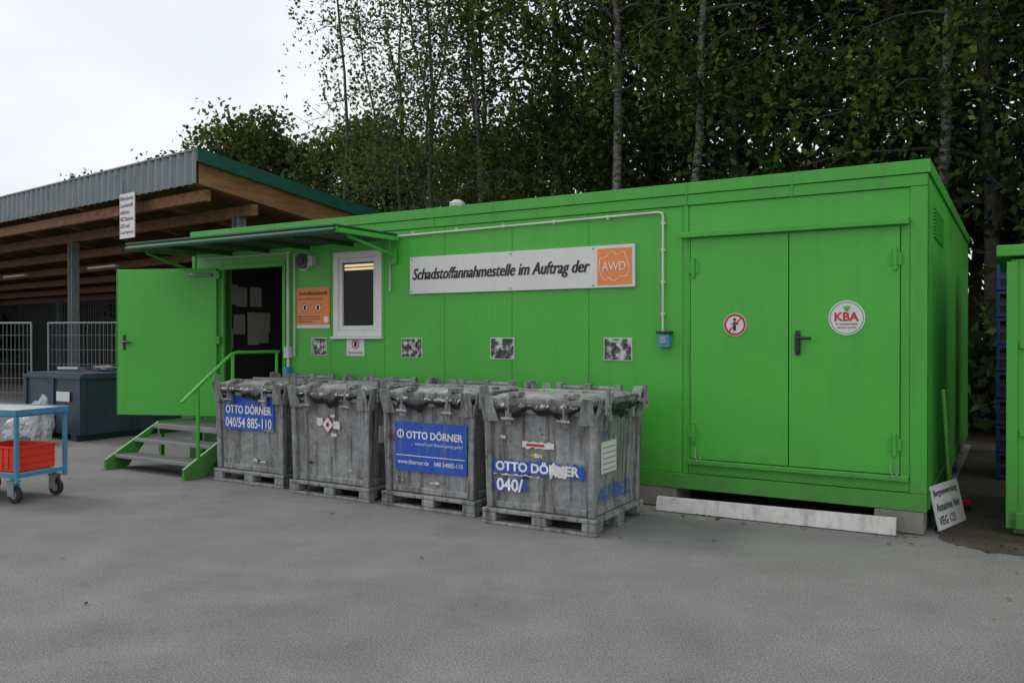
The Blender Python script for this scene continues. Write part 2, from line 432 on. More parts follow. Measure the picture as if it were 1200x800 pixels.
b.box(-8.92,-5.40,-1.03,-1.0,2.722+zc,2.785+zc,GREEND)
b.box(-5.42,-5.38,-.999,-.035,2.725+zc,2.775+zc,GREEN); b.box(-8.94,-8.9,-.999,-.035,2.725+zc,2.775+zc,GREEND)
b.box(-8.92,-5.40,-1.06,-.035,2.787+zc,2.808+zc,TEAL)
for x in (-8.2,-7.5,-6.8,-6.1): b.box(x,x+.04,-.998,-.037,2.70+zc,2.743+zc,SEAM)
b.tube([(-5.46,-.04,2.52),(-5.46,-.8,2.67)],.018,GREEN); b.tube([(-8.86,-.04,2.45),(-8.86,-.8,2.66)],.018,GREEN)
b.box(-5.50,-5.42,-.04,-.022,2.42,2.6,GREEN)
b.tube([(-8.9,-1.06,2.69),(-5.4,-1.06,2.70)],.024,TEAL)
b.build('door_canopy',R,bevel=.003)
b=MB()
b.tube([(-5.3,1.0,2.99),(-5.3,1.0,3.20)],.06,ALU,16); b.tube([(-5.3,1.0,3.20),(-5.3,1.0,3.24),(-5.3,1.0,3.28)],[.10,.10,.05],ALU,16)
b.build('roof_vent',R)
b=MB()
def cylY(b,x,z,r,y0,y1,mat,n=24): b.tube([(x,y0,z),(x,y1,z)],r,mat,n)
cylY(b,-6.87,2.52,.115,-.05,0,CONDUIT); cylY(b,-6.87,2.52,.095,-.09,-.05,BLACKP); cylY(b,-6.87,2.52,.05,-.10,-.09,DARKWALL)
b.box(-6.80,-6.70,-.07,0,2.46,2.58,CONDUIT)
b.build('wall_lamp',R)

def wsign(name): return root(name,(CX,CY,0),ANG)
def panel(b,x0,x1,z0,z1,mat,y0=-.012,y1=-.001): b.box(x0,x1,y0,y1,z0,z1,mat)
S=wsign('banner_sign'); b=MB(); panel(b,-5.23,-2.51,2.075,2.485,SIGNW,-.03,-.002); b.build('board',S,bevel=.003)
for k in range(3): text('Schadstoffannahmestelle im Auftrag der',-5.19+.005*k,-2.99+.005*k,2.275,.165,-.033-.0006*k,BLACK,S,shear=.3,bold=.006)
b=MB(); b.box(-2.90,-2.54,-.036,-.031,2.105,2.455,ORANGE)
P=[(.12,.25),(.22,.10),(.32,.2),(.5,.08),(.66,.2),(.88,.22),(.94,.45),(.86,.68),(.78,.9),(.58,.80),(.42,.92),(.26,.76),(.08,.72),(.04,.45)]
Q=[(-2.90+.36*p[0],2.105+.35*p[1]) for p in P]
for i in range(len(Q)):
    a=Q[i];c=Q[(i+1)%len(Q)]; b.tube([(a[0],-.037,a[1]),(c[0],-.037,c[1])],.003,WTXT,5)
for x in (-5.2,-3.9,-2.95):
    for z in (2.1,2.46): cylY(b,x,z,.009,-.036,-.03,STEEL,8)
b.build('logo',S); text('AWD',-2.85,-2.60,2.28,.085,-.041,WTXT,S,bold=.0)
S=wsign('opening_hours_sign'); b=MB(); panel(b,-7.02,-6.47,1.745,2.195,ORANGE); panel(b,-7.02,-6.47,1.70,1.742,SIGNW)
b.box(-6.56,-6.49,-.016,-.012,1.77,1.84,WTXT)
for x in (-6.88,-6.66): b.ring(x,1.95,.045,.055,-.014,REDM,20); b.disc(x,1.95,.045,-.0135,WTXT,20); b.box(x-.02,x+.02,-.016,-.0145,1.92,1.98,BLACK)
b.build('board',S)
text('Schadstoffannahmestelle',-6.99,-6.5,2.13,.055,-.0145,BLACK,S,bold=.01)
text('Rauchen und offenes Feuer verboten',-6.99,-6.6,2.06,.022,-.0145,BLACK,S)
text('Bitte nicht betreten\nAnnahme nur durch\nFachpersonal',-6.99,-6.62,1.81,.09,-.0145,BLACK,S)
for i,(x0,x1,z0,z1) in enumerate([(-2.843,-2.546,1.365,1.585),(-4.166,-3.87,1.36,1.585),(-5.368,-5.076,1.36,1.58),(-6.78,-6.52,1.37,1.585)]):
    S=wsign('black_white_picture_sign'); b=MB(); panel(b,x0,x1,z0,z1,SIGNW,-.008); b.box(x0+.008,x1-.008,-.011,-.008,z0+.008,z1-.008,photo(i*3)); b.build('picture',S)
S=wsign('no_smoking_sign'); b=MB(); panel(b,-6.2,-5.925,1.37,1.60,SIGNW,-.008); b.ring(-6.06,1.51,.045,.058,-.011,REDM,20); b.box(-6.08,-6.04,-.012,-.0085,1.48,1.54,BLACK); b.build('board',S)
text('Betreten verboten',-6.17,-5.95,1.41,.03,-.01,BLACK,S)
S=wsign('no_entry_sign'); b=MB(); cylY(b,-1.545,1.705,.103,-.030,-.0225,SIGNW,32); b.ring(-1.545,1.705,.078,.097,-.0315,REDM)
b.tube([(-1.60,-.032,1.645),(-1.545,-.033,1.705),(-1.49,-.032,1.765)],.006,REDM,6)
b.box(-1.56,-1.535,-.0312,-.0302,1.65,1.73,BLACK); b.disc(-1.547,1.75,.014,-.0315,BLACK,12); b.box(-1.58,-1.51,-.0312,-.0302,1.705,1.715,BLACK); b.build('disc',S)
S=wsign('round_logo_sign'); b=MB(); cylY(b,-.604,1.755,.145,-.030,-.0225,SIGNW,40); b.ring(-.604,1.755,.127,.134,-.0315,GRN,40)
for a in (-.6,0,.6): b.tube([(-.604,-.033,1.82),(-.604+.05*math.sin(a),-.034,1.82+.045*math.cos(a))],[.012,.002],GRN,6)
b.build('disc',S); text('KBA',-.70,-.508,1.765,.075,-.0325,REDM,S,bold=.03); text('Kreisbetriebe',-.69,-.518,1.705,.02,-.0325,BLACK,S); text('Abfallwirtschaft',-.68,-.528,1.675,.018,-.0325,BLACK,S)

# ---------------------------------------------------------------- stairs
S=root('metal_entrance_stairs',(CX,CY,0),ANG); b=MB()
xl,xr=-8.77,-7.28
steps=[(-1.33,.175),(-1.06,.34)]
for y,z in steps:
    b.box(xl+.04,xr-.04,y,y+.26,z-.03,z,TREAD); b.box(xl+.04,xr-.04,y-.012,y-.002,z-.04,z+.003,STEEL)
b.box(xl+.04,xr-.04,-.79,-.03,.47,.50,TREAD); b.box(xl+.04,xr-.04,-.802,-.792,.44,.503,STEEL)
for x in (xl,xr-.04):
    b.hexa([(x,-1.45,.01),(x+.04,-1.45,.01),(x+.04,-1.15,.01),(x,-1.15,.01),(x,-1.45,.12),(x+.04,-1.45,.12),(x+.04,-.72,.52),(x,-.72,.52)],GREEND)
    b.box(x,x+.04,-.718,-.03,.36,.52,GREEND)
    for y in (-.7,-.12): b.box(x,x+.05,y,y+.05,.0,.358,GREEND)
    b.box(x-.02,x+.07,-1.47,-1.2,.004,.012,GREEND)
b.build('treads_and_stringers',S,bevel=.004)
b=MB(); x=xr-.02
b.tube([(x,-1.25,.12),(x,-1.25,1.0)],.02,GREEN); b.tube([(x,-.76,.45),(x,-.76,1.40)],.02,GREEN); b.tube([(x,-.08,.5),(x,-.08,1.40)],.02,GREEN)
b.tube([(x,-1.47,.86),(x,-1.42,.90),(x,-.78,1.39),(x,-.70,1.41),(x,-.04,1.41)],.02,GREEN)
b.build('handrail',S)
b=MB()
for k in range(3): b.box(-8.3+.3*k,-8.05+.3*k,-.6,-.25,.01,.22+.05*k,[GREEND,TEAL,DECK][k])
b.build('stored_boxes',S,bevel=.01)

S=root('white_kerb_board',(CX,CY,0),ANG); b=MB()
b.hexa([(-2.22,-.23,.006),(-.21,-.16,.006),(-.21,-.12,.006),(-2.22,-.19,.006),(-2.22,-.19,.128),(-.21,-.12,.14),(-.21,-.08,.14),(-2.22,-.15,.128)],KERBW); b.build('board',S,bevel=.006)

# ---------------------------------------------------------------- waste bins
rb=random.Random(3)
def drape(b,x0,x1,y,z0,z1,mat,nx=70,nz=8,ph=0):
    """folded foil hanging out under the lid"""
    def P(i,j):
        u=i/nx; v=j/nz; e=math.sin(math.pi*u)**.5
        drop=(.62+.22*math.sin(u*9+ph)+.16*math.sin(u*23+ph*2.1))*(.35+.65*e)
        fold=.010*math.sin(u*60+ph+2*v)+.007*math.sin(u*97+ph*3)+.006*math.sin(u*31-3*v)
        bulge=.028*math.sin(math.pi*min(1,v*1.05))
        return (x0+(x1-x0)*u,y-.004-bulge-abs(fold)*(.5+v),z1-(z1-z0)*v*drop)
    n=len(b.v)
    for j in range(nz+1):
        for i in range(nx+1): b.v.append(P(i,j))
    for j in range(nz):
        for i in range(nx):
            a=n+j*(nx+1)+i; b.f.append((a,a+nx+1,a+nx+2,a+1)); b.m.append(b.mi(mat))
def wastebin(t,sf,kind,rot):
    w,d=1.08,1.03
    cx,cy=LW(-(t+w/2),-(sf-d/2))
    S=root('waste_container',(cx,cy,0),ANG+rot)
    b=MB(); hw,hd=w/2,d/2
    b.box(-hw,hw,-hd,-hd+.09,.0,.028,GALV); b.box(-hw,hw,hd-.09,hd,.0,.028,GALV); b.box(-hw,hw,-.045,.045,.0,.028,GALV)
    for x in (-hw,-.06,hw-.14):
        for y in (-hd,-.06,hd-.14): b.box(x+.004,x+.136,y+.004,y+.136,.03,.10,GALV)
    b.box(-hw+.002,hw-.002,-hd+.002,hd-.002,.102,.135,GALV)
    b.build('pallet_base',S,bevel=.007)
    b=MB(); a=.485; e=.462; a0=.465;e0=.447
    b.hexa([(-a0,-e0,.137),(a0,-e0,.137),(a0,e0,.137),(-a0,e0,.137),(-a,-e,.98),(a,-e,.98),(a,e,.98),(-a,e,.98)],GALV)
    for sx in (-1,1):
        for sy in (-1,1):
            b.hexa([(sx*(a0+.012)-.03,sy*(e0+.012)-.03,.138),(sx*(a0+.012)+.03,sy*(e0+.012)-.03,.138),(sx*(a0+.012)+.03,sy*(e0+.012)+.03,.138),(sx*(a0+.012)-.03,sy*(e0+.012)+.03,.138),
                    (sx*(a+.012)-.03,sy*(e+.012)-.03,.975),(sx*(a+.012)+.03,sy*(e+.012)-.03,.975),(sx*(a+.012)+.03,sy*(e+.012)+.03,.975),(sx*(a+.012)-.03,sy*(e+.012)+.03,.975)],GALV)
    b.box(-a0+.03,a0-.03,-e0-.02,-e0+.01,.14,.20,GALV); b.box(a0-.01,a0+.02,-e0+.03,e0-.03,.14,.20,GALV); b.box(-a0-.02,-a0+.01,-e0+.03,e0-.03,.14,.20,GALV)
    b.build('body',S,bevel=.012)
    b=MB()
    b.box(-.515,.515,-.505,.505,.955,.99,GALV)
    b.box(-.50,.50,-.49,.49,.992,1.03,BLACKP)
    b.box(-.50,.50,-.495,.495,1.032,1.085,GALV)
    b.hexa([(-.46,-.45,1.086),(.46,-.45,1.086),(.46,.45,1.086),(-.46,.45,1.086),(-.40,-.39,1.112),(.40,-.39,1.112),(.40,.39,1.112),(-.40,.39,1.112)],GALV)
    b.box(-.46,.46,-.025,.025,1.09,1.128,GALV)
    b.build('rim_and_lid',S,bevel=.008)
    b=MB()
    for sx in (-1,1):
        for sy in (-1,1):
            X=sx*.517; Y=sy*.507; zt=1.10 if sy<0 else 1.15
            x0,x1=sorted((X,X-sx*.15)); k0=.06 if sx>0 else 0; k1=.06 if sx<0 else 0
            q=sy*.04
            b.hexa([(x0,Y-.006,.88),(x1,Y-.006,.88),(x1,Y+.006,.88),(x0,Y+.006,.88),(x0+k0,Y-.006+q,zt),(x1-k1,Y-.006+q,zt),(x1-k1,Y+.006+q,zt),(x0+k0,Y+.006+q,zt)],GALV)
            y0,y1=sorted((Y,Y-sy*.15)); m0=.05 if sy>0 else 0; m1=.05 if sy<0 else 0
            b.hexa([(X-.006,y0,.88),(X+.006,y0,.88),(X+.006,y1,.88),(X-.006,y1,.88),(X-.006+sx*.05,y0+m0,zt),(X+.006+sx*.05,y0+m0,zt),(X+.006+sx*.05,y1-m1,zt),(X-.006+sx*.05,y1-m1,zt)],GALV)
            b.tube([(X+sx*.0,Y-sy*.09,1.03),(X+sx*.10,Y-sy*.09,1.03)],.024,GALV,12)
            b.box(X+sx*.07,X+sx*.085,Y-sy*.13,Y-sy*.05,.97,1.17,GALV)
    for x in (-.26,.26):
        b.box(x-.03,x+.03,-.54,-.507,.86,1.00,GALV)
        b.tube([(x,-.53,.90),(x+.01,-.56,1.04),(x+.03,-.52,1.105),(x+.03,-.40,1.12)],.013,GALV,8)
        b.tube([(x-.06,-.55,.91),(x+.06,-.55,.91)],.014,GALV,8)
        b.box(x-.02,x+.07,-.50,-.38,1.09,1.13,GALV)
    b.tube([(.535,-.25,1.04),(.57,-.25,1.10),(.57,.25,1.10),(.535,.25,1.04)],.013,GALV,8)
    b.tube([(-.3,.50,1.12),(.3,.50,1.12)],.02,GALV,8)
    for x in (-.3,0,.3): b.box(x-.03,x+.03,.46,.54,1.02,1.16,GALV)
    for y in (-.25,.25):b.box(.50,.545,y-.03,y+.03,.90,1.06,GALV)
    b.build('corner_guides_and_clamps',S,bevel=.003)
    b=MB(); drape(b,-.40,.40,-.507,.88,1.04,TARP,ph=kind*1.7); b.build('foil_liner',S,smooth=True)
    b=MB(); drape(b,-.36,.36,-.519,.91,1.04,TARP,ph=kind*2.3+1); o=b.build('foil_liner_side',S,smooth=True); o.rotation_euler=(0,0,math.pi/2)
    yf=-.476
    T=lambda body,x0,x1,z,h,m,**k: text(body,x0,x1,z,h,yf-.004,m,S,**k)
    def torn(b,x0,x1,z0,z1,m,y,n=14,j=.02):
        pts=[(x0+(x1-x0)*i/n,y,z0+rb.uniform(0,j)) for i in range(n+1)]+[(x1-(x1-x0)*i/n,y,z1-rb.uniform(0,j)) for i in range(n+1)]
        b.face(pts,m)
    b=MB()
    if kind==1:
        b.box(-.41,.36,yf,yf+.012,.58,.93,BLUES); T('OTTO DÖRNER',-.38,.33,.81,.11,WTXT,bold=.03); T('040/54 885-110',-.38,.33,.66,.11,WTXT,bold=.015)
        torn(b,.22,.365,.565,.62,GALV,yf-.006,6,.02); torn(b,-.42,-.3,.572,.60,GALV,yf-.006,6,.02)
    if kind==2:
        mt=Matrix.Translation((-.03,yf,.72))@Matrix.Rotation(math.pi/4,4,'Y')
        b.box(-.06,.06,-.002,.008,-.06,.06,REDM,mt); b.box(-.052,.052,-.004,-.002,-.052,.052,SIGNW,mt)
        torn(b,-.18,-.1,.70,.79,SIGNW,yf-.001,5); torn(b,.04,.13,.67,.77,SIGNW,yf-.001,5)
        b.box(-.045,-.015,yf-.006,yf-.003,.70,.74,BLACK)
        b.box(.480,.489,-.3,-.02,.55,.72,SIGNW)
    if kind==3:
        b.box(-.40,.43,yf,yf+.012,.345,.80,BLUES); b.ring(-.33,.69,.028,.042,yf-.003,WTXT,24); b.box(-.334,-.326,yf-.004,yf-.001,.655,.725,WTXT)
        T('OTTO DÖRNER',-.26,.39,.69,.085,WTXT,bold=.03); T("... wenn's um Entsorgung geht!",-.2,.39,.60,.04,WTXT,shear=.25)
        T('www.doerner.de    040 54885-110',-.36,.39,.43,.042,WTXT,bold=.01); b.box(-.38,.41,yf-.002,yf-.0005,.485,.492,WTXT)
    if kind==4:
        torn(b,-.44,.20,.43,.575,BLUES,yf-.002,18,.035); torn(b,.10,.26,.42,.58,SIGNW,yf-.003,9,.05); torn(b,.26,.415,.42,.575,BLUES,yf-.003,8,.05); torn(b,-.43,-.12,.27,.41,BLUES,yf-.002,8,.05)
        torn(b,-.44,.0,.415,.445,SIGNW,yf-.0025,14,.02)
        T('OTTO DÖRNER',-.42,.37,.51,.10,WTXT,bold=.04); T('040/',-.41,-.15,.345,.11,WTXT,bold=.03)
        torn(b,-.16,.14,.66,.73,SIGNW,yf-.002); b.box(-.12,.05,yf-.006,yf-.003,.685,.705,REDM)
        torn(b,-.1,.02,.585,.63,YEL,yf-.002,8,.03)
        b.box(.480,.489,-.3,0,.47,.73,SIGNW)
        for i in range(5): b.box(.485,.4905,-.28,-.02,.50+.045*i,.505+.045*i,BLACK)
        t=text('A7862',-.36,.30,.30,.13,0,BLUET,S,bold=.0); t.rotation_euler=(0,0,math.pi/2); t.location=(.494,0,0)
        t=text('Kaputt',-.3,-.14,.80,.06,0,BLUET,S); t.rotation_euler=(0,0,math.pi/2); t.location=(.492,0,0)
    for i in range(5):
        x=rb.uniform(-.4,.3); z=rb.uniform(.25,.85)
        if kind in (1,3) and .3<z<.95: z=.24
        s_=rb.uniform(.02,.045); torn(b,x,x+s_*1.6,z,z+s_,rb.choice([SIGNW,PAPER,DECK,BLACK]),yf-.0015,5,.01)
    if b.v: b.build('stickers',S)
    return S
wastebin(2.24,1.46,4,.02)
wastebin(3.47,1.33,3,-.01)
wastebin(4.69,1.34,2,.0)
wastebin(5.97,1.24,1,.015)

# ---------------------------------------------------------------- timber shelter
D=(-5.28,14.0); DA=math.atan2(-.612,.791)
S=root('timber_shelter',(D[0],D[1],0),DA)
LEN=32; DEP=7.5
rz_=lambda y:4.70-.142*y
b=MB()
n=int(LEN/.04)
f=lambda x:-.03+.026*math.sin(x/.24*2*math.pi)
for i in range(n):
    x0=-i*.04;x1=x0-.04
    b.face([(x0,f(x0),4.17),(x0,f(x0),4.72),(x1,f(x1),4.72),(x1,f(x1),4.17)],CORR)
b.box(-LEN,.0,-.06,.0,4.72,4.75,CORR)
b.build('corrugated_fascia',S)
b=MB()
def sl(x0,x1,y0,y1,zo0,zo1,mat): b.hexa([(x0,y0,rz_(y0)+zo0),(x1,y0,rz_(y0)+zo0),(x1,y1,rz_(y1)+zo0),(x0,y1,rz_(y1)+zo0),(x0,y0,rz_(y0)+zo1),(x1,y0,rz_(y0)+zo1),(x1,y1,rz_(y1)+zo1),(x0,y1,rz_(y1)+zo1)],mat)
sl(-LEN,0,.02,DEP,-.08,0,TEAL); sl(.003,.05,-.03,DEP,-.17,.06,TEAL)
b.build('roof_sheet',S)
b=MB()
sl(-LEN,-.02,.03,DEP-.05,-.115,-.083,WOOD)
x=-.05
while x>-LEN+1:
    sl(x-.14,x,.05,DEP-.1,-.52,-.118,WOOD); x-=2.17
for y in (.25,1.2,2.4,3.6,4.8,6.0,7.1):
    z=rz_(y)-.55; b.box(-LEN+.1,-.1,y-.06,y+.06,z-.2,z-.002,WOOD)
b.build('timber_beams',S,bevel=.008)
b=MB()
for q in (.6,7.1,13.6,20.1,26.6):
    for y in (1.2,6.6):
        zt=rz_(y)-.76; b.box(-q-.09,-q+.09,y-.012,y+.012,0,zt,STEEL); b.box(-q-.09,-q-.075,y-.09,y+.09,0,zt,STEEL); b.box(-q+.075,-q+.09,y-.09,y+.09,0,zt,STEEL)
        b.box(-q-.16,-q+.16,y-.16,y+.16,0.004,.025,STEEL)
b.build('steel_posts',S)
b=MB()
n=int(LEN/.09)
for i in range(n):
    x=-i*.09; o=.03 if i%2 else 0
    b.box(x-.09,x-.003,DEP-.35+o,DEP-.30+o,0,3.3,DARKWALL)
b.build('rear_cladding',S)
b=MB()
for q in (3.5,9.5,15): b.box(-q-.75,-q+.75,3.0,3.12,3.42,3.48,WHITE)
b.build('tube_lights',S)
S2=root('hanging_sign',(D[0],D[1],0),DA); b=MB(); b.box(-2.45,-1.92,-.085,-.07,3.40,4.22,SIGNW)
for x in (-2.4,-1.97): b.tube([(x,-.065,4.2),(x,-.065,4.5)],.008,STEEL,6)
b.build('board',S2)
for i,tx in enumerate(['Bildschirme','Leuchtstoff-','röhren','NKZ Batterien','LED und','Lampen']): text(tx,-2.42,-1.96 if i not in (2,4) else -2.1,4.13-i*.125,.075,-.0885,BLACK,S2,bold=.01)

# ---------------------------------------------------------------- fence
def fence(p0,p1,h=1.9):
    dx,dy=p1[0]-p0[0],p1[1]-p0[1]; L=math.hypot(dx,dy)
    S=root('construction_fence',(p0[0],p0[1],0),math.atan2(dy,dx)); b=MB()
    b.tube([(0,0,.05),(0,0,h)],.02,STEEL,8); b.tube([(L,0,.05),(L,0,h)],.02,STEEL,8)
    for z in (.12,h-.02): b.tube([(0,0,z),(L,0,z)],.018,STEEL,8)
    n=int(L/.1)
    for i in range(1,n): b.box(i*L/n-.003,i*L/n+.003,-.004,.004,.12,h,STEEL)
    for k in range(1,6): b.box(0,L,-.003,.003,.12+k*.3,.127+k*.3,STEEL)
    b.build('mesh_panel',S)
    b=MB()
    for x in (0,L): b.box(x-.1,x+.1,-.3,.3,.004,.12,CONC)
    b.build('feet',S,bevel=.02)
fence((-13.6,18.2),(-10.05,17.4)); fence((-9.75,17.5),(-6.9,16.6))
def blob(name,loc,sx,sy,sz,mat,seed):
    bm=bmesh.new(); bmesh.ops.create_icosphere(bm,subdivisions=4,radius=1)
    from mathutils import noise as N
    for v in bm.verts:
        k=1+.35*N.noise(v.co*2+Vector((seed,0,0)))+.15*N.noise(v.co*6)
        v.co=Vector((v.co.x*sx*k,v.co.y*sy*k,max(v.co.z*k,-.8)*sz+.8*sz))
    me=bpy.data.meshes.new(name); bm.to_mesh(me); bm.free(); me.materials.append(mat)
    o=bpy.data.objects.new(name,me); COL.objects.link(o); o.location=loc
blob('refuse_bag',(-7.02,12.4,0),.16,.15,.37,BAG,1); blob('refuse_bag',(-7.5,12.75,0),.24,.2,.2,BAG,4)
# ---------------------------------------------------------------- dumpster
S=root('waste_skip',(-6.53,12.6,0),ANG); b=MB()
W_,D_=1.5,1.75
b.hexa([(-W_,.0,.1),(0,0,.1),(0,D_,.1),(-W_,D_,.1),(-W_,-.0,.98),(0,-.0,.98),(0,D_,.98),(-W_,D_,.98)],DUMP)
for x in (-W_-.02,-W_/2,-.04): b.box(x,x+.06,-.03,.0-.001,.1,.95,DUMP)
for y in (.0,.85,D_-.06): b.box(.001,.03,y,y+.06,.1,.95,DUMP)
b.box(-W_-.04,.04,-.045,D_+.04,.95,1.0,DUMP)
b.box(-W_,-.0,.02,D_/2-.01,1.002,1.03,DUMP); b.box(-W_,-.0,D_/2+.01,D_,1.002,1.035,DUMP)
b.box(-W_+.1,-W_+.25,-.01,D_,0,.1,DUMP); b.box(-.25,-.1,-.01,D_,0,.1,DUMP)
b.box(-.6,-.25,-.034,-.03,.6,.75,SIGNW)
b.build('skip_body',S,bevel=.008)
b=MB()
rt=random.Random(8)
for i in range(9):
    x=rt.uniform(-W_+.1,-.3); y=rt.uniform(.1,D_-.3); mt=Matrix.Translation((x,y,1.05+rt.uniform(0,.04)))@Matrix.Rotation(rt.uniform(0,3),4,'Z')@Matrix.Rotation(rt.uniform(-.3,.3),4,'X')
    b.box(-.2,.2,-.08,.08,-.02,.02,rt.choice([ALU,CONC,STEEL,DUMP]),mt)
b.build('scrap_load',S)

# ---------------------------------------------------------------- cart
S=root('platform_trolley',(-4.60,8.15,0),math.atan2(-.34,.94)); b=MB()
for x in (-1.1,-.035):
    for y in (-.29,.255): b.box(x,x+.035,y,y+.035,.20,.87,BLUEF)
for z in (.25,.83):
    b.box(-1.065,-.035,-.29,-.257,z,z+.04,BLUEF); b.box(-1.065,-.035,.257,.29,z,z+.04,BLUEF)
    b.box(-.035,-.002,-.255,.255,z,z+.04,BLUEF); b.box(-1.1,-1.066,-.255,.255,z,z+.04,BLUEF)
b.box(-1.06,-.037,-.254,.254,.27,.29,DECK); b.box(-1.098,-.002,-.288,.288,.872,.89,DECK)
b.box(-1.11,.006,-.30,-.289,.845,.9,BLUEF); b.box(-1.11,.006,.289,.30,.845,.9,BLUEF); b.box(-.001,.01,-.288,.288,.845,.9,BLUEF)
b.build('frame_and_decks',S,bevel=.003)
b=MB()
for x in (-.98,-.12):
    for y in (-.23,.23):
        b.tube([(x+.03,y-.018,.085),(x+.03,y+.018,.085)],.08,RUB,20); b.tube([(x+.03,y-.021,.085),(x+.03,y+.021,.085)],.04,STEEL,14)
        b.box(x-.03,x+.05,y-.035,y-.028,.07,.2,STEEL); b.box(x-.03,x+.05,y+.028,y+.035,.07,.2,STEEL); b.box(x-.04,x+.06,y-.04,y+.04,.2,.215,STEEL)
        b.tube([(x,y,.21),(x,y,.25)],.02,STEEL)
b.build('castor_wheels',S)
rc=root('red_plastic_crate',(-4.60,8.15,0),math.atan2(-.34,.94)); b=MB()
x0,x1,y0,y1,z0,z1=-.62,-.07,-.22,.2,.30,.54
b.box(x0,x1,y0,y1,z0,z0+.012,REDC)
for (a,c,d,e) in ((x0,x1,y0,y0+.01),(x0,x1,y1-.01,y1),(x0,x0+.01,y0+.01,y1-.01),(x1-.01,x1,y0+.01,y1-.01)): b.box(a,c,d,e,z0+.013,z1-.02,REDC)
b.box(x0-.012,x1+.012,y0-.012,y0+.012,z1-.02,z1,REDC); b.box(x0-.012,x1+.012,y1-.012,y1+.012,z1-.02,z1,REDC)
b.box(x0-.012,x0+.012,y0+.013,y1-.013,z1-.02,z1,REDC); b.box(x1-.012,x1+.012,y0+.013,y1-.013,z1-.02,z1,REDC)
for i in range(7): xx=x0+.04+i*.078; b.box(xx,xx+.012,y0-.01,y0-.001,z0+.02,z1-.022,REDC)
for z in (.37,.44): b.box(x0,x1,y0-.008,y0-.001,z,z+.008,REDC); b.box(x1+.001,x1+.008,y0,y1,z,z+.008,REDC)
b.build('crate',rc,bevel=.002)

# ---------------------------------------------------------------- right side
S=root('green_lidded_container',(CX,CY,0),ANG); b=MB()
x0=.57; b.box(x0,x0+2.4,.36,2.2,.08,2.22,GREEN); b.box(x0-.10,x0+2.45,.30,2.3,2.24,2.33,GREEND); b.box(x0-.03,x0+.05,.33,.4,.06,2.2,GREEND); b.box(x0-.02,x0+2.4,.33,.36,.06,.2,GREEND)
b.box(x0+.02,x0+2.3,.45,2.1,.005,.07,CONC)
for z in (.8,1.5): b.box(x0+.06,x0+2.4,.335,.359,z,z+.05,GREEND)
b.build('body',S,bevel=.008)
S=root('stacked_blue_crates',(5.42,9.3,0),ANG); b=MB()
for k in range(8):
    z=.02+k*.3
    b.box(0,.6,0,.8,z,z+.012,BLUEK)
    for zz in (.0,.12,.25): b.box(-.01,.61,-.01,.81,z+zz,z+zz+.035,BLUEK)
    for i in range(7): b.box(i*.09,i*.09+.03,-.006,0,z,z+.27,BLUEK)
    for i in range(9): b.box(-.006,0,i*.095,i*.095+.03,z,z+.27,BLUEK)
    b.box(.02,.58,.02,.78,z+.013,z+.2,BLACKP)
b.build('crates',S)
S=root('leaning_sign_board',(3.49,6.78,.012),math.atan2(.52,.55)); b=MB()
mt=Matrix.Rotation(-.22,4,'X'); b.box(0,.62,0,.012,0,.36,SIGNW,mt); o=b.build('board',S)
for i,tx in enumerate(['Bergeanwendung','Annahme hier','VEG 123']):
    t=text(tx,.04,.56 if i<2 else .4,.29-i*.11,.07,-.003,BLACK,S,bold=.01); t.rotation_euler=(-.22,0,0)
S=root('broom',(0,0,0)); b=MB(); b.tube([(4.02,7.62,.06),(3.775,7.28,1.13)],.016,LIME,10); b.build('handle',S)
b=MB(); b.box(-.17,.17,-.03,.03,.06,.10,REDM)
for i in range(60): 
    x=rb.uniform(-.16,.16);y=rb.uniform(-.025,.025); b.tube([(x,y,.06),(x*1.08,y*1.5,.004)],.003,BLACKP,4)
o=b.build('brush_head',S); o.location=(4.02,7.62,0)

# ---------------------------------------------------------------- trees
def quads_mesh(name,V,F,MI,mats):
    me=bpy.data.meshes.new(name)
    me.vertices.add(len(V)); me.vertices.foreach_set('co',V.astype(np.float32).ravel())
    me.loops.add(F.size); me.loops.foreach_set('vertex_index',F.astype(np.int32).ravel())
    me.polygons.add(len(F)); me.polygons.foreach_set('loop_start',np.arange(0,F.size,4,dtype=np.int32))
    me.polygons.foreach_set('loop_total',np.full(len(F),4,dtype=np.int32))
    for m in mats: me.materials.append(m)
    me.polygons.foreach_set('material_index',MI.astype(np.int32)); me.update(); me.validate(); return me
def leafquads(C,size,rng,flat=0):
    n=len(C); u=rng.normal(size=(n,3)); 
    if flat: u[:,2]*=.1
    u/=np.linalg.norm(u,axis=1)[:,None]; v=rng.normal(size=(n,3))
    if flat: v[:,2]*=.1
    v-=u*(v*u).sum(1)[:,None]; v/=np.linalg.norm(v,axis=1)[:,None]
    s=(size*rng.uniform(.6,1.35,n))[:,None]; 
    V=np.stack([C-u*s*.5,C+v*s*.3+u*s*.05,C+u*s*.5,C-v*s*.3+u*s*.05],1).reshape(-1,3)
    F=np.arange(4*n).reshape(-1,4); return V,F
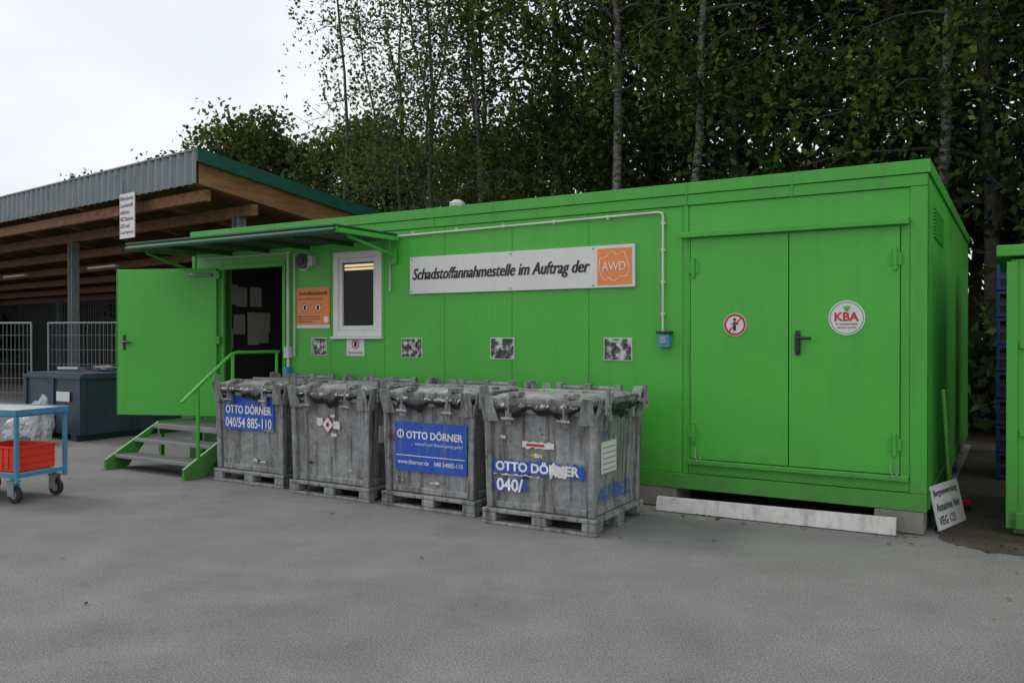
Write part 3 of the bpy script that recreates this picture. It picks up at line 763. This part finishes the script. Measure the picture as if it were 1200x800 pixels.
def tree_mesh(name,seed,H,R_,base,nl,per,leaf,lm,bm_,hang=0,lean=.3,tr=.15,sig=.42):
    rng=np.random.default_rng(seed); mb=MB(); mb.mi(bm_); mb.mi(BARK if bm_ is not BARK else BIRCH)
    n=9; P=[]
    lx,ly=rng.normal(0,lean,2)
    for i in range(n):
        f=i/(n-1); P.append(np.array([lx*f+rng.normal(0,.07)*(i>0),ly*f+rng.normal(0,.07)*(i>0),H*.95*f]))
    mb.tube(P,[tr*(1-.85*i/(n-1)) for i in range(n)],bm_,8,caps=False)
    C=[]
    for l in range(nl):
        f=(l+rng.uniform(0,1))/nl; z=base+(H*.95-base)*f
        k=z/(H*.95)*(n-1); i0=min(int(k),n-2); st=P[i0]+(P[i0+1]-P[i0])*(k-i0)
        prof=math.sin(math.pi*min(1,(.12+.88*f))**.8)**.6 if f<.98 else .3
        ln=R_*prof*rng.uniform(.6,1.2)+.3
        az=l*2.4+rng.uniform(-.5,.5); d=np.array([math.cos(az),math.sin(az),rng.uniform(.25,.9)]); d/=np.linalg.norm(d)
        pts=[st]; 
        for j in range(1,5):
            dd=d+np.array([0,0,-.12*j*(1+hang)])+rng.normal(0,.12,3); pts.append(pts[-1]+dd*ln/4)
        r0=tr*(1-.8*f)*.42
        mb.tube(pts,[r0,r0*.75,r0*.5,r0*.3,r0*.12],BARK,5,caps=False)
        for j in range(1,5):
            for q in range(3 if j>1 else 1):
                off=rng.normal(0,.5,3); c=pts[j]+off*np.array([1,1,.7])
                C.append(c)
                if rng.random()<.5: mb.tube([pts[j-1]+(pts[j]-pts[j-1])*rng.random(),c],[.012,.004],BARK,3,caps=False)
    C=np.array(C); pos=[]
    for c in C:
        m=int(per*rng.uniform(.2,1.8))
        if hang:
            ns=max(1,m//14)
            for s_ in range(ns):
                o=c+rng.normal(0,sig,3)*np.array([1,1,.6]); L=rng.uniform(.4,1.5)
                t=rng.random(14); q=np.stack([o[0]+rng.normal(0,.05,14)+.1*t*rng.normal(),o[1]+rng.normal(0,.05,14),o[2]-t*L],1); pos.append(q)
        else:
            pos.append(c+rng.normal(0,1,(m,3))*np.array([sig,sig,sig*.65]))
    pos=np.concatenate(pos); pos=pos[pos[:,2]>.3]
    LV,LF=leafquads(pos,leaf,rng)
    TV=np.array(mb.v); TF=np.array(mb.f)
    V=np.concatenate([TV,LV]); F=np.concatenate([TF,LF+len(TV)])
    MI=np.concatenate([np.array(mb.m),np.full(len(LF),len(mb.mats))])
    return quads_mesh(name,V,F,MI,mb.mats+[lm])
A1=tree_mesh('dense_tree_a',1,14.5,3.0,2.6,44,36,.16,LEAFA,BARK,sig=.33)
A2=tree_mesh('dense_tree_b',2,16,3.3,3.0,46,36,.16,LEAFA,BARK,sig=.33)
A3=tree_mesh('hanging_tree',3,15,2.9,3.4,38,50,.13,LEAFB,BARK,hang=1,lean=.5,tr=.17)
T1=tree_mesh('tall_birch',12,15.5,2.2,6.0,26,34,.12,LEAFB,BIRCH,hang=1,lean=.5,tr=.13)
B1=tree_mesh('birch_a',4,13.5,1.3,4.0,16,12,.11,LEAFB,BARK,hang=1,lean=.8,tr=.075,sig=.35)
B2=tree_mesh('birch_b',5,12.5,1.1,4.0,16,10,.11,LEAFB,BIRCH,lean=.9,tr=.065,sig=.28)
F1=tree_mesh('far_tree_a',16,13.5,3.6,2.6,36,30,.26,LEAFC,BARK,sig=.45)
D1=tree_mesh('round_tree',6,10.5,3.2,2.0,32,44,.22,LEAFB,BARK,sig=.38)
D2=tree_mesh('round_tree_b',8,9.8,3.6,1.8,34,44,.22,LEAFA,BARK,sig=.38)
rnd=random.Random(11)
def put(name,me,x,y,s=1,local=True,rz=None):
    o=bpy.data.objects.new(name,me); COL.objects.link(o)
    X,Y=LW(x,y) if local else (x,y); o.location=(X,Y,0); o.rotation_euler=(0,0,rnd.uniform(0,6.28) if rz is None else rz); o.scale=(s,s,s*rnd.uniform(.93,1.08))
for x,y,m,s in [(-8.6,10.4,A3,.95),(-7.0,11.2,A1,1),(-4.6,10.6,A2,1),(-2.2,9.6,A3,1.05),(.2,9.2,A2,1),(2.6,8.8,A3,.95),(4.6,8.2,A1,1),(7,8.5,A2,1)]:
    put('deciduous_tree',m,x,y,s)
for x,y,s in [(-6.45,8.4,1),(-5.05,8.6,.97),(-9.9,8.8,.85),(-.6,8.3,.95)]: put('birch_tree',T1,x,y,s)
for x,y,s in [(-7.8,14.5,1),(-3.8,14.2,1.0),(-.2,14.5,1.05),(3.4,14,1.05),(7,13.5,1.1),(10.5,13,1.1)]:
    put('deciduous_tree',F1,x,y,s)
for x,y,m,s in [(-14.6,9.5,B1,1),(-14.0,10.8,B2,1),(-13.5,10.0,B2,1.05),(-12.9,9.2,B1,.95),(-12.3,10.8,B2,1.1),(-11.9,9.4,B2,1.02),(-11.3,8.9,B1,1.05),(-10.8,10.4,B2,1.15),(-10.3,9.6,B1,1.1)]:
    put('birch_tree',m,x,y,s)
for x,y,m,s in [(-6.0,30,D1,.88),(-8.4,31,D2,.92),(-10.6,31,D1,.92),(-12.8,33,D2,.85),(-3.6,30,D2,.88),(-1.0,29,D1,.86),(-15.8,37,D1,.85),(-18.8,38,D2,.92),(-22,41,D1,.78),(-27,45,D1,.72),(-31,47,D2,.75),(2.0,30,D2,1.0)]:
    put('deciduous_tree',m,x,y,s,local=False)
def mass(name,n,xr_,yr,zr,leaf,lm,seed,local=True):
    rng=np.random.default_rng(seed)
    k=n//60; c=np.stack([rng.uniform(*xr_,k),rng.uniform(*yr,k),rng.uniform(*zr,k)],1)
    c[:,2]*=1-.25*rng.random(k)
    pos=(c[:,None,:]+rng.normal(0,.45,(k,60,3))).reshape(-1,3); pos=pos[pos[:,2]>.02]
    if local:
        X=CX+.8536*pos[:,0]+.5209*pos[:,1]; Y=CY-.5209*pos[:,0]+.8536*pos[:,1]; pos=np.stack([X,Y,pos[:,2]],1)
    V,F=leafquads(pos,leaf,rng); me=quads_mesh(name,V,F,np.zeros(len(F)),[lm]); o=bpy.data.objects.new(name,me); COL.objects.link(o)
mass('distant_tree_mass',14000,(-9,16),(18,21),(0,7.5),.45,LEAFC,20)
mass('undergrowth_hedge',30000,(1.6,9),(6.6,8.6),(0,5.0),.15,LEAFA,21)
mass('shrub_undergrowth',9000,(-16,1),(7.4,9),(0,2.6),.25,LEAFC,22)
mass('distant_hedge',12000,(-45,2),(33,52),(0,5),.6,LEAFC,23,local=False)
rng=np.random.default_rng(30)
n=130; a=rng.uniform(-9,2.5,n); c=-np.abs(rng.normal(0,1.7,n))-.05
c[:85]=-np.abs(rng.normal(0,.2,85))-.03; a[:85]=rng.uniform(-2.4,1.6,85)
pos=np.array([[*LW(x,y),.012] for x,y in zip(a,c)])
V,F=leafquads(pos,.04,rng,flat=1); me=quads_mesh('fallen_leaves',V,F,np.zeros(len(F)),[LITTER]); o=bpy.data.objects.new('fallen_leaves',me); COL.objects.link(o)

# ---------------------------------------------------------------- light
w=bpy.data.worlds.new('World'); scene.world=w; w.use_nodes=True; nt=w.node_tree; nt.nodes.clear()
out=nn(nt,'ShaderNodeOutputWorld'); sky=nn(nt,'ShaderNodeTexSky',sky_type='NISHITA'); sky.sun_disc=False
EL=math.radians(48); SAZ=math.radians(-62)
sky.sun_elevation=EL; sky.sun_rotation=SAZ
b1=nn(nt,'ShaderNodeBackground'); b1.inputs[1].default_value=.12; nt.links.new(sky.outputs[0],b1.inputs[0])
tc=nn(nt,'ShaderNodeTexCoord'); sx=nn(nt,'ShaderNodeSeparateXYZ'); nt.links.new(tc.outputs['Generated'],sx.inputs[0])
gr=ramp(nt,sx.outputs[2],[(0,(.74,.745,.76)),(.35,(.78,.785,.80)),(1,(1.0,1.0,1.0))])
f=nn(nt,'ShaderNodeTexNoise'); f.inputs['Scale'].default_value=2.2; f.inputs['Detail'].default_value=6
mp=nn(nt,'ShaderNodeMapping'); mp.inputs['Scale'].default_value=(1,1,2.5); nt.links.new(tc.outputs['Generated'],mp.inputs[0]); nt.links.new(mp.outputs[0],f.inputs['Vector'])
cl=ramp(nt,f.outputs['Fac'],[(.3,(.86,.875,.90)),(.65,(1.05,1.045,1.03))])
cc=mixc(nt,1.0,gr,cl,'MULTIPLY')
b2=nn(nt,'ShaderNodeBackground'); b2.inputs[1].default_value=1.34; nt.links.new(cc,b2.inputs[0])
mx=nn(nt,'ShaderNodeMixShader'); mx.inputs[0].default_value=.88; nt.links.new(b1.outputs[0],mx.inputs[1]); nt.links.new(b2.outputs[0],mx.inputs[2]); nt.links.new(mx.outputs[0],out.inputs[0])
sl_=bpy.data.lights.new('sun','SUN'); sl_.energy=1.1; sl_.angle=math.radians(14); sl_.color=(1,.96,.9)
so=bpy.data.objects.new('sun',sl_); COL.objects.link(so)
d=Vector((math.sin(SAZ)*math.cos(EL),math.cos(SAZ)*math.cos(EL),math.sin(EL)))
so.rotation_euler=d.to_track_quat('Z','Y').to_euler(); so.location=(-10,-5,20)

cam=bpy.data.cameras.new('camera'); cam.lens=29.25; cam.sensor_width=36; cam.clip_end=2000; cam.clip_start=.05
co=bpy.data.objects.new('camera',cam); COL.objects.link(co); co.location=(0,0,1.6); co.rotation_euler=(math.radians(90-.35),0,0)
scene.camera=co
